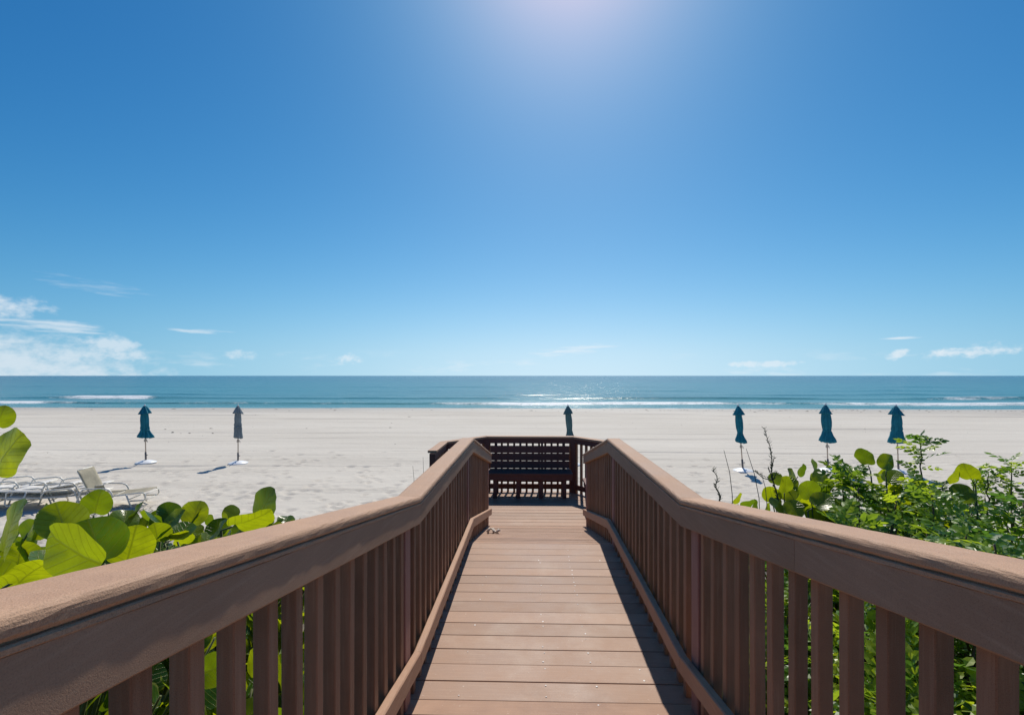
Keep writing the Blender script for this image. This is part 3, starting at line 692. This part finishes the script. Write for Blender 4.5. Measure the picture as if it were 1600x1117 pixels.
def orient(fwd, nrm):
    y = Vector(fwd).normalized(); z = Vector(nrm); z = (z-y*z.dot(y))
    z = z.normalized() if z.length > 1e-4 else y.orthogonal().normalized(); x = y.cross(z); return Matrix((x, y, z)).transposed()
def put_leaf(name, me, root, pos, fwd, nrm, size):
    o = bpy.data.objects.new(name, me); COL.objects.link(o); o.parent = root
    Mx = Matrix.Translation(Vector(pos)-root.location) @ orient(fwd, nrm).to_4x4() @ Matrix.Scale(size, 4); o.matrix_local = Mx; return o
def branch_pts(a, b, rr, n=5, sag=.05):
    a, b = Vector(a), Vector(b); pts = []
    for i in range(n+1):
        t = i/n; p = a.lerp(b, t); p.z += sag*math.sin(math.pi*t)*(b-a).length*.5; p += Vector((rr.uniform(-1, 1), rr.uniform(-1, 1), 0))*.012*math.sin(math.pi*t); pts.append(p)
    return pts
def rnd_dir(rr, zmin=-1, zmax=1):
    z = rr.uniform(zmin, zmax); a = rr.uniform(0, 2*math.pi); s = math.sqrt(max(0, 1-z*z)); return Vector((s*math.cos(a), s*math.sin(a), z))
def blocked(p):                      # inside the walk or its railing
    return -.735 < p.x < .925 and p.y < YC
def grape(cx, cy, ztop, rad, ntip, seed, label, heroes=(), size=(.11, .18), group='sea grape bushes'):
    rr = random.Random(seed); gz = ground_z(cx, cy); root = empty('sea_grape_bush', (cx, cy, gz-.03)); tag(root, label, 'bush', group)
    st = MB(); base = Vector((cx, cy, gz-.05)); hgt = ztop-gz; tips = []
    for k in range(ntip):
        an = rr.uniform(0, 2*math.pi); q = math.sqrt(rr.random())
        p = Vector((cx+math.cos(an)*rad*q, cy+math.sin(an)*rad*q, ztop-.40*hgt*q*q-.62*hgt*rr.random()**2.2-.05))
        if blocked(p+Vector((math.copysign(-.12, p.x), 0, 0))): continue
        tips.append(p)
    loc = lambda ps: [p-root.location for p in ps]
    def leaf(p, rad_dir, s):
        up = Vector((0, 0, 1)); f = (rad_dir*rr.uniform(.3, 1)+rnd_dir(rr)*.9+up*rr.uniform(0, .8)).normalized()
        n = (rnd_dir(rr)+up*rr.uniform(-.1, .9)+Vector((0, -rr.uniform(0, 1.0), 0))).normalized()
        q = p+f*.035
        if blocked(q+f*s*.9) or blocked(q+f*s*.5): return
        put_leaf('leaf', rr.choice(GL), root, q, f, n, s)
    nl = 0
    for p in tips:
        pts = branch_pts(base+Vector((rr.uniform(-.12, .12), rr.uniform(-.12, .12), 0)), p, rr); st.tube(loc(pts), [.014*(1-.6*i/5) for i in range(6)], 5)
        rd = (p-Vector((cx, cy, gz+hgt*.45))).normalized()
        for j in range(rr.choice((3, 4, 4, 5))):
            if nl >= 270: break
            t = 1-.11*j; q = pts[-1].lerp(pts[-2], min(1, j*.28)); leaf(q, rd, rr.uniform(*size)); nl += 1
    for (px, py, dpx, s, ang, tilt) in heroes:            # the big leaves that can be told apart: depth from their real size
        s *= .90; d = s*F_PX/dpx*1.08; c = at(px, py, d); f = (RGT*math.sin(R(ang))+Vector((0, 0, 1))*math.cos(R(ang)))
        sg = rr.choice((-1, 1)); n = (-FWD*math.cos(R(tilt))+(f.cross(FWD))*math.sin(R(tilt))*sg+Vector((0, 0, 1))*rr.uniform(-.1, .7)).normalized()
        b = c-f*s*.47
        if blocked(b) or blocked(b+f*s): print('BLOCKED hero', px, py, b)
        put_leaf('leaf', rr.choice(GLH), root, b, f, n, s)
        e = b-f*.05; st.tube(loc([b, e]), .004, 5)
        st.tube(loc(branch_pts(base, e, rr)), [.012*(1-.55*i/5) for i in range(6)], 5)
    st.obj('stems', M['stem'], root, True)
    return root
HL1 = [(10, 707, 84, .19, 35, 8), (0, 652, 40, .17, 20, 40), (14, 828, 100, .21, 20, 35), (58, 888, 84, .17, 60, 55), (118, 862, 118, .22, -60, 25), (14, 918, 80, .17, 70, 60), (30, 868, 50, .16, 10, 60), (150, 846, 84, .20, -20, 30)]
HL2 = [(205, 852, 74, .19, 15, 35), (190, 875, 42, .14, 30, 65), (228, 884, 52, .15, 80, 60), (96, 812, 62, .19, -20, 50), (152, 786, 46, .16, 15, 30), (168, 786, 34, .15, -5, 60), (215, 800, 36, .16, 40, 50), (56, 812, 56, .18, 30, 50)]
HL3 = [(412, 790, 62, .19, 25, 35), (392, 812, 72, .20, 70, 55), (340, 832, 46, .16, 40, 60), (306, 802, 36, .16, 30, 45), (262, 800, 34, .15, -20, 50), (284, 838, 38, .15, 70, 50), (318, 846, 30, .13, 60, 50), (248, 810, 34, .15, 10, 60), (372, 842, 40, .16, 70, 60)]
grape(-1.9, 1.6, 2.95, .75, 78, 31, 'large sea grape bush with the biggest round leaves right behind the railing', HL1)
grape(-2.35, 2.6, 2.76, .80, 78, 32, 'yellowish sea grape bush growing in front of the sun loungers', HL2, (.10, .17))
grape(-2.0, 3.05, 2.55, .8, 78, 33, 'sea grape bush with one tall cupped leaf standing above the railing cap', HL3, (.10, .17))
grape(-3.5, 3.3, 2.54, .85, 78, 34, 'sea grape bush in the back row nearest the flat loungers', (), (.11, .17))
grape(-2.9, 4.4, 2.26, .85, 78, 35, 'low dark sea grape bush at the sand edge behind the others', (), (.12, .18))
grape(-1.25, .75, 2.45, .5, 40, 36, 'sea grape leaves filling the space behind the nearest balusters', (), (.12, .2))
grape(-1.25, 1.9, 2.25, .5, 44, 38, 'sea grape bush glowing yellow green between the balusters', (), (.13, .2))
grape(-1.35, 3.6, 1.75, .5, 30, 39, 'low sea grape clump close to the level stretch of railing', (), (.12, .18))
HR1 = [(1227, 757, 30, .16, 5, 25), (1262, 765, 34, .17, -15, 15), (1252, 735, 24, .15, 30, 45), (1270, 728, 24, .15, -20, 40), (1295, 760, 30, .16, 10, 30), (1150, 778, 24, .15, 40, 55), (1166, 786, 28, .15, 80, 60), (1285, 785, 36, .17, 60, 50), (1215, 790, 32, .16, -50, 40), (1196, 795, 24, .15, 20, 50), (1212, 748, 22, .14, 20, 40), (1240, 795, 32, .16, 30, 55), (1178, 792, 26, .15, 10, 40), (1238, 742, 24, .15, -25, 35), (1280, 748, 26, .15, 35, 50), (1205, 772, 28, .16, -10, 30), (1246, 778, 30, .16, 40, 40), (1274, 800, 34, .17, -30, 35), (1228, 812, 30, .16, 15, 45), (1300, 790, 28, .15, 60, 30)]
HR2 = [(1352, 714, 32, .17, -20, 75), (1386, 722, 30, .16, 5, 78), (1395, 745, 30, .16, 40, 60)]
HR3 = [(1488, 742, 34, .17, 40, 30), (1512, 738, 32, .16, -30, 70), (1530, 742, 28, .15, 25, 60), (1505, 770, 34, .17, 60, 40)]
grape(2.35, 3.75, 2.74, .58, 68, 41, 'sea grape bush with round leaves between the weed stalks and fine leaved shrubs', HR1, (.11, .16))
grape(3.05, 3.9, 2.85, .4, 16, 42, 'sea grape sprig with upright folded leaves rising out of the shrubs', HR2, (.11, .15))
grape(3.7, 3.75, 2.7, .4, 12, 43, 'sea grape sprig with yellow mottled leaf among the far shrubs', HR3, (.11, .15))
grape(1.55, 3.9, 2.15, .42, 30, 44, 'low sea grape clump pressed against the walk railing by the weeds', (), (.11, .16))
def shrub(cx, cy, ztop, rad, ntip, seed, label, sprigs=(), inner=420):
    rr = random.Random(seed); gz = ground_z(cx, cy); root = empty('leafy_shrub', (cx, cy, gz-.03)); tag(root, label, 'shrub', 'fine leaved shrubs')
    st = MB(); base = Vector((cx, cy, gz-.05)); hgt = ztop-gz; loc = lambda ps: [p-root.location for p in ps]; nl = 0
    up = Vector((0, 0, 1))
    def rosette(p, ax_, n, smin, smax, spread):
        nonlocal nl
        for j in range(n):
            if nl >= 290: return
            a = j*2.4+rr.uniform(-.4, .4); s = ax_.orthogonal().normalized(); w = ax_.cross(s)
            o = (s*math.cos(a)+w*math.sin(a)); f = (o+ax_*rr.uniform(.0, .9)+up*rr.uniform(-.1, .3)).normalized(); b = p-ax_*spread*j/n; L = rr.uniform(smin, smax)
            if blocked(b+f*L): continue
            put_leaf('leaf', rr.choice(PLM), root, b, f, (up+rnd_dir(rr)*.7).normalized(), L); nl += 1
    for (px, py, d, by) in sprigs:                     # tall sprigs that stand clear
        p = at(px, py, d); q = at(px+rr.uniform(-6, 6), by, d); pts = branch_pts(q, p, rr, 6, .0); st.tube(loc(pts), [.008*(1-.6*i/6) for i in range(7)], 5)
        st.tube(loc(branch_pts(base, q, rr)), [.014-.001*i for i in range(6)], 5)
        rosette(p, up, 8, .10, .17, .10)
        for k in (1, 2, 3): rosette(pts[6-k], (up+rnd_dir(rr)*.3).normalized(), 4, .11, .17, .06)
    for k in range(ntip):
        an = rr.uniform(0, 2*math.pi); q = math.sqrt(rr.random())
        p = Vector((cx+math.cos(an)*rad*q, cy+math.sin(an)*rad*q, ztop-.35*hgt*q*q-.5*hgt*rr.random()**2.0+rr.uniform(-.06, .06)))
        if blocked(p): continue
        pts = branch_pts(base+Vector((rr.uniform(-.15, .15), rr.uniform(-.15, .15), 0)), p, rr); st.tube(loc(pts), [.012*(1-.65*i/5) for i in range(6)], 5)
        rosette(p, (pts[-1]-pts[-3]).normalized(), 7, .12, .20, .14)
    st.obj('stems', M['bark'], root, True)
    v = []; f = []
    src = [([Vector(x.co) for x in m_.vertices], [tuple(p.vertices) for p in m_.polygons]) for m_ in PLM]
    for k in range(inner):
        an = rr.uniform(0, 2*math.pi); q = math.sqrt(rr.random())
        p = Vector((cx+math.cos(an)*rad*q, cy+math.sin(an)*rad*q, ztop-.35*hgt*q*q-.85*hgt*rr.random()**1.3-.06))
        if blocked(p+Vector((math.copysign(-.15, p.x), 0, 0))): continue
        mv, mf = rr.choice(src); O = orient(rnd_dir(rr, -.3, .6), (up+rnd_dir(rr)*.8).normalized()); s = rr.uniform(.10, .17); b = len(v)
        v += [tuple(O @ (w*s)+p-root.location) for w in mv]; f += [tuple(i+b for i in q_) for q_ in mf]
    o = link('foliage', mesh('foliage', v, f, M['pepper']), root); tag(o, kind='stuff')
    return root
shrub(2.55, 3.55, 2.82, .5, 40, 51, 'fine leaved shrub with young reddish tips beside the sea grape bush', [(1320, 730, 3.6, 790), (1337, 742, 3.5, 800)])
shrub(3.2, 3.75, 2.82, .55, 40, 52, 'fine leaved shrub with one tall feathery sprig in front of a teal umbrella', [(1438, 688, 3.9, 770)])
shrub(4.0, 3.9, 2.70, .6, 40, 53, 'fine leaved shrub with a dark straight stem at the far end of the hedge', [(1580, 722, 3.9, 830), (1545, 740, 4.0, 800)])
shrub(2.5, 2.7, 2.82, .55, 41, 54, 'dense fine leaved shrub in the middle of the hedge over the railing', [(1455, 770, 2.9, 830)])
shrub(1.9, 2.8, 2.68, .48, 40, 55, 'bright fine leaved shrub close to the railing below the sea grape leaves')
shrub(1.7, 1.8, 2.75, .55, 41, 56, 'fine leaved shrub pressed against the widest gaps between balusters')
shrub(2.05, 2.0, 2.95, .5, 41, 57, 'fine leaved shrub showing over the nearest stretch of railing cap')
shrub(1.4, 2.75, 2.2, .42, 36, 58, 'low fine leaved shrub glowing through the narrow baluster gaps')
shrub(3.3, 3.0, 2.80, .6, 40, 60, 'fine leaved shrub spreading on the side away from the walk')
def stalk_weed(px, ytop, ybot, d, seed, label, branch=True):
    rr = random.Random(seed); p1 = at(px, ytop, d); p0 = at(px+(20 if branch else 8), ybot, d); g = Vector((p0.x+.04, p0.y, ground_z(p0.x, p0.y)-.03))
    root = empty('weed_stalk', g); tag(root, label, 'weed', 'weed stalks')
    st = MB(); lf = MB(); pts = [g.lerp(p0, t) for t in (0, .5)]+[p0.lerp(p1, t/8)+Vector((.012*math.sin(t*1.4), 0, 0)) for t in range(9)]; L = [q-g for q in pts]
    st.tube(L, [.008*(1-.75*i/(len(L)-1)) for i in range(len(L))], 5); lines = [(L[2:], 1.0)]
    if branch:
        b0 = L[5]; b1 = at(px-18, (ytop*.35+ybot*.65)-18, d)-g; st.tube([b0, (b0+b1)/2+Vector((0, 0, -.02)), b1], [.005, .004, .002], 5); lines.append(([b0, b1], .8))
        for k in range(4): q = L[5+k//2]; e = q+Vector((rr.uniform(-.05, .06), 0, rr.uniform(.06, .12))); st.tube([q, e], [.004, .002], 5); lines.append(([q, e], .7))
    for ln, s in lines:
        for i in range(len(ln)-1):
            n = max(4, int((ln[i+1]-ln[i]).length/.006))
            for k in range(n):
                o = ln[i].lerp(ln[i+1], k/n); dd = (rnd_dir(rr, -.1, .4)+(ln[i+1]-ln[i]).normalized()*.9).normalized(); w = dd.orthogonal().normalized()*.004; Lf = rr.uniform(.018, .042)*s
                lf.add([o-w*.5, o+dd*Lf*.5-w, o+dd*Lf, o+dd*Lf*.5+w], [(0, 1, 2, 3)])
    st.obj('stem', M['weed'], root, True); o = lf.obj('foliage', M['weed'], root); tag(o, kind='stuff')
stalk_weed(1197, 668, 800, 3.6, 1, 'tall branching green weed stalk standing in front of the beach beside round leaves')
stalk_weed(1116, 731, 782, 3.4, 2, 'short spiky green weed stalk just over the railing cap', False)
def dry_stalk(px0, y0, px1, y1, d, label):
    a = at(px0, y0, d); b = at(px1, y1, d); g = Vector((b.x+.05, b.y, ground_z(b.x, b.y)-.03)); mb = MB()
    m_ = a.lerp(b, .5)+Vector((.012, 0, 0)); mb.tube([Vector((0, 0, 0)), b-g, m_-g, a-g], [.0035, .003, .0026, .0018], 5)
    o = mb.obj('dry_stalk', M['dry'], None, True, loc=g); tag(o, label, 'stalk', 'dry stalks')
dry_stalk(1131, 703, 1144, 772, 3.5, 'thin bare dry stalk beside the short spiky weed')
dry_stalk(1166, 701, 1186, 778, 3.5, 'thin bare dry stalk crossing in front of a white umbrella base')
dry_stalk(1189, 738, 1198, 785, 3.6, 'short thin dry stalk beside the tall branching weed')
dry_stalk(661, 714, 660, 760, 6.2, 'thin dry stalk sticking up behind the railing cap near the platform')
dry_stalk(645, 728, 646, 770, 5.9, 'shorter thin dry stalk behind the railing cap near the platform')

# ------------------------------------------------------------------ seaweed specks on the sand
wr = MB(); rr = random.Random(9)
def clump(x, y, s):
    z = ground_z(x, y); n = 7; top = (x+rr.uniform(-.3, .3)*s, y, z+.12*s+.01)
    wr.add([(x+s*math.cos(2*math.pi*k/n)*rr.uniform(.5, 1.2), y+.5*s*math.sin(2*math.pi*k/n)*rr.uniform(.5, 1.2), z-.006) for k in range(n)]+[top], [(k, (k+1) % n, n) for k in range(n)])
for (px, py) in [(270,675),(283,676),(296,676),(333,676),(479,669),(640,652),(612,662),(272,638.8),(333,639),(431,639.3),(610,668),(258,670),(330,669)]:
    d = CAMZ*F_PX/(py-HY)
    if d > 34: d = (CAMZ-float(prof(np.array(d*1.1))))*F_PX/(py-HY)
    p = at(px, py, min(d, 58)); clump(p.x, p.y, rr.uniform(.10, .22)*min(d, 58)/30)
for k in range(170):
    x = rr.gauss(34, 16) if k % 4 else rr.uniform(-70, 70); y = rr.gauss(53.5, 1.6)
    if y < 58.5: clump(x, y, rr.uniform(.08, .30))
for k in range(160): clump(rr.uniform(-40, 40), rr.uniform(19, 50), rr.uniform(.015, .06))
o = wr.obj('seaweed', simple('dry_seaweed', (.10, .075, .055), .9, .4, 8)); tag(o, 'scattered dark seaweed bits on the sand', 'seaweed', kind='stuff')
# dry litter beside the loungers
lt = MB()
for k in range(260):
    p = at(rr.uniform(95, 240), rr.uniform(792, 822), 1); d = Vector((p.x, p.y, p.z-CAMZ)); t = (CAMZ-.02)/-d.z; x, y = d.x*t, d.y*t; z = ground_z(x, y)+.01
    a = rr.uniform(0, 6.3); L = rr.uniform(.05, .2); e = Vector((math.cos(a), math.sin(a), rr.uniform(0, .5)))*L; lt.tube([(x, y, z), (x+e.x, y+e.y, z+e.z)], .006, 4)
o = lt.obj('dry_grass', simple('dry_grass', (.26, .24, .11), .9, .4, 8)); tag(o, 'sparse dry grass on the sand by the loungers', 'grass', kind='stuff')
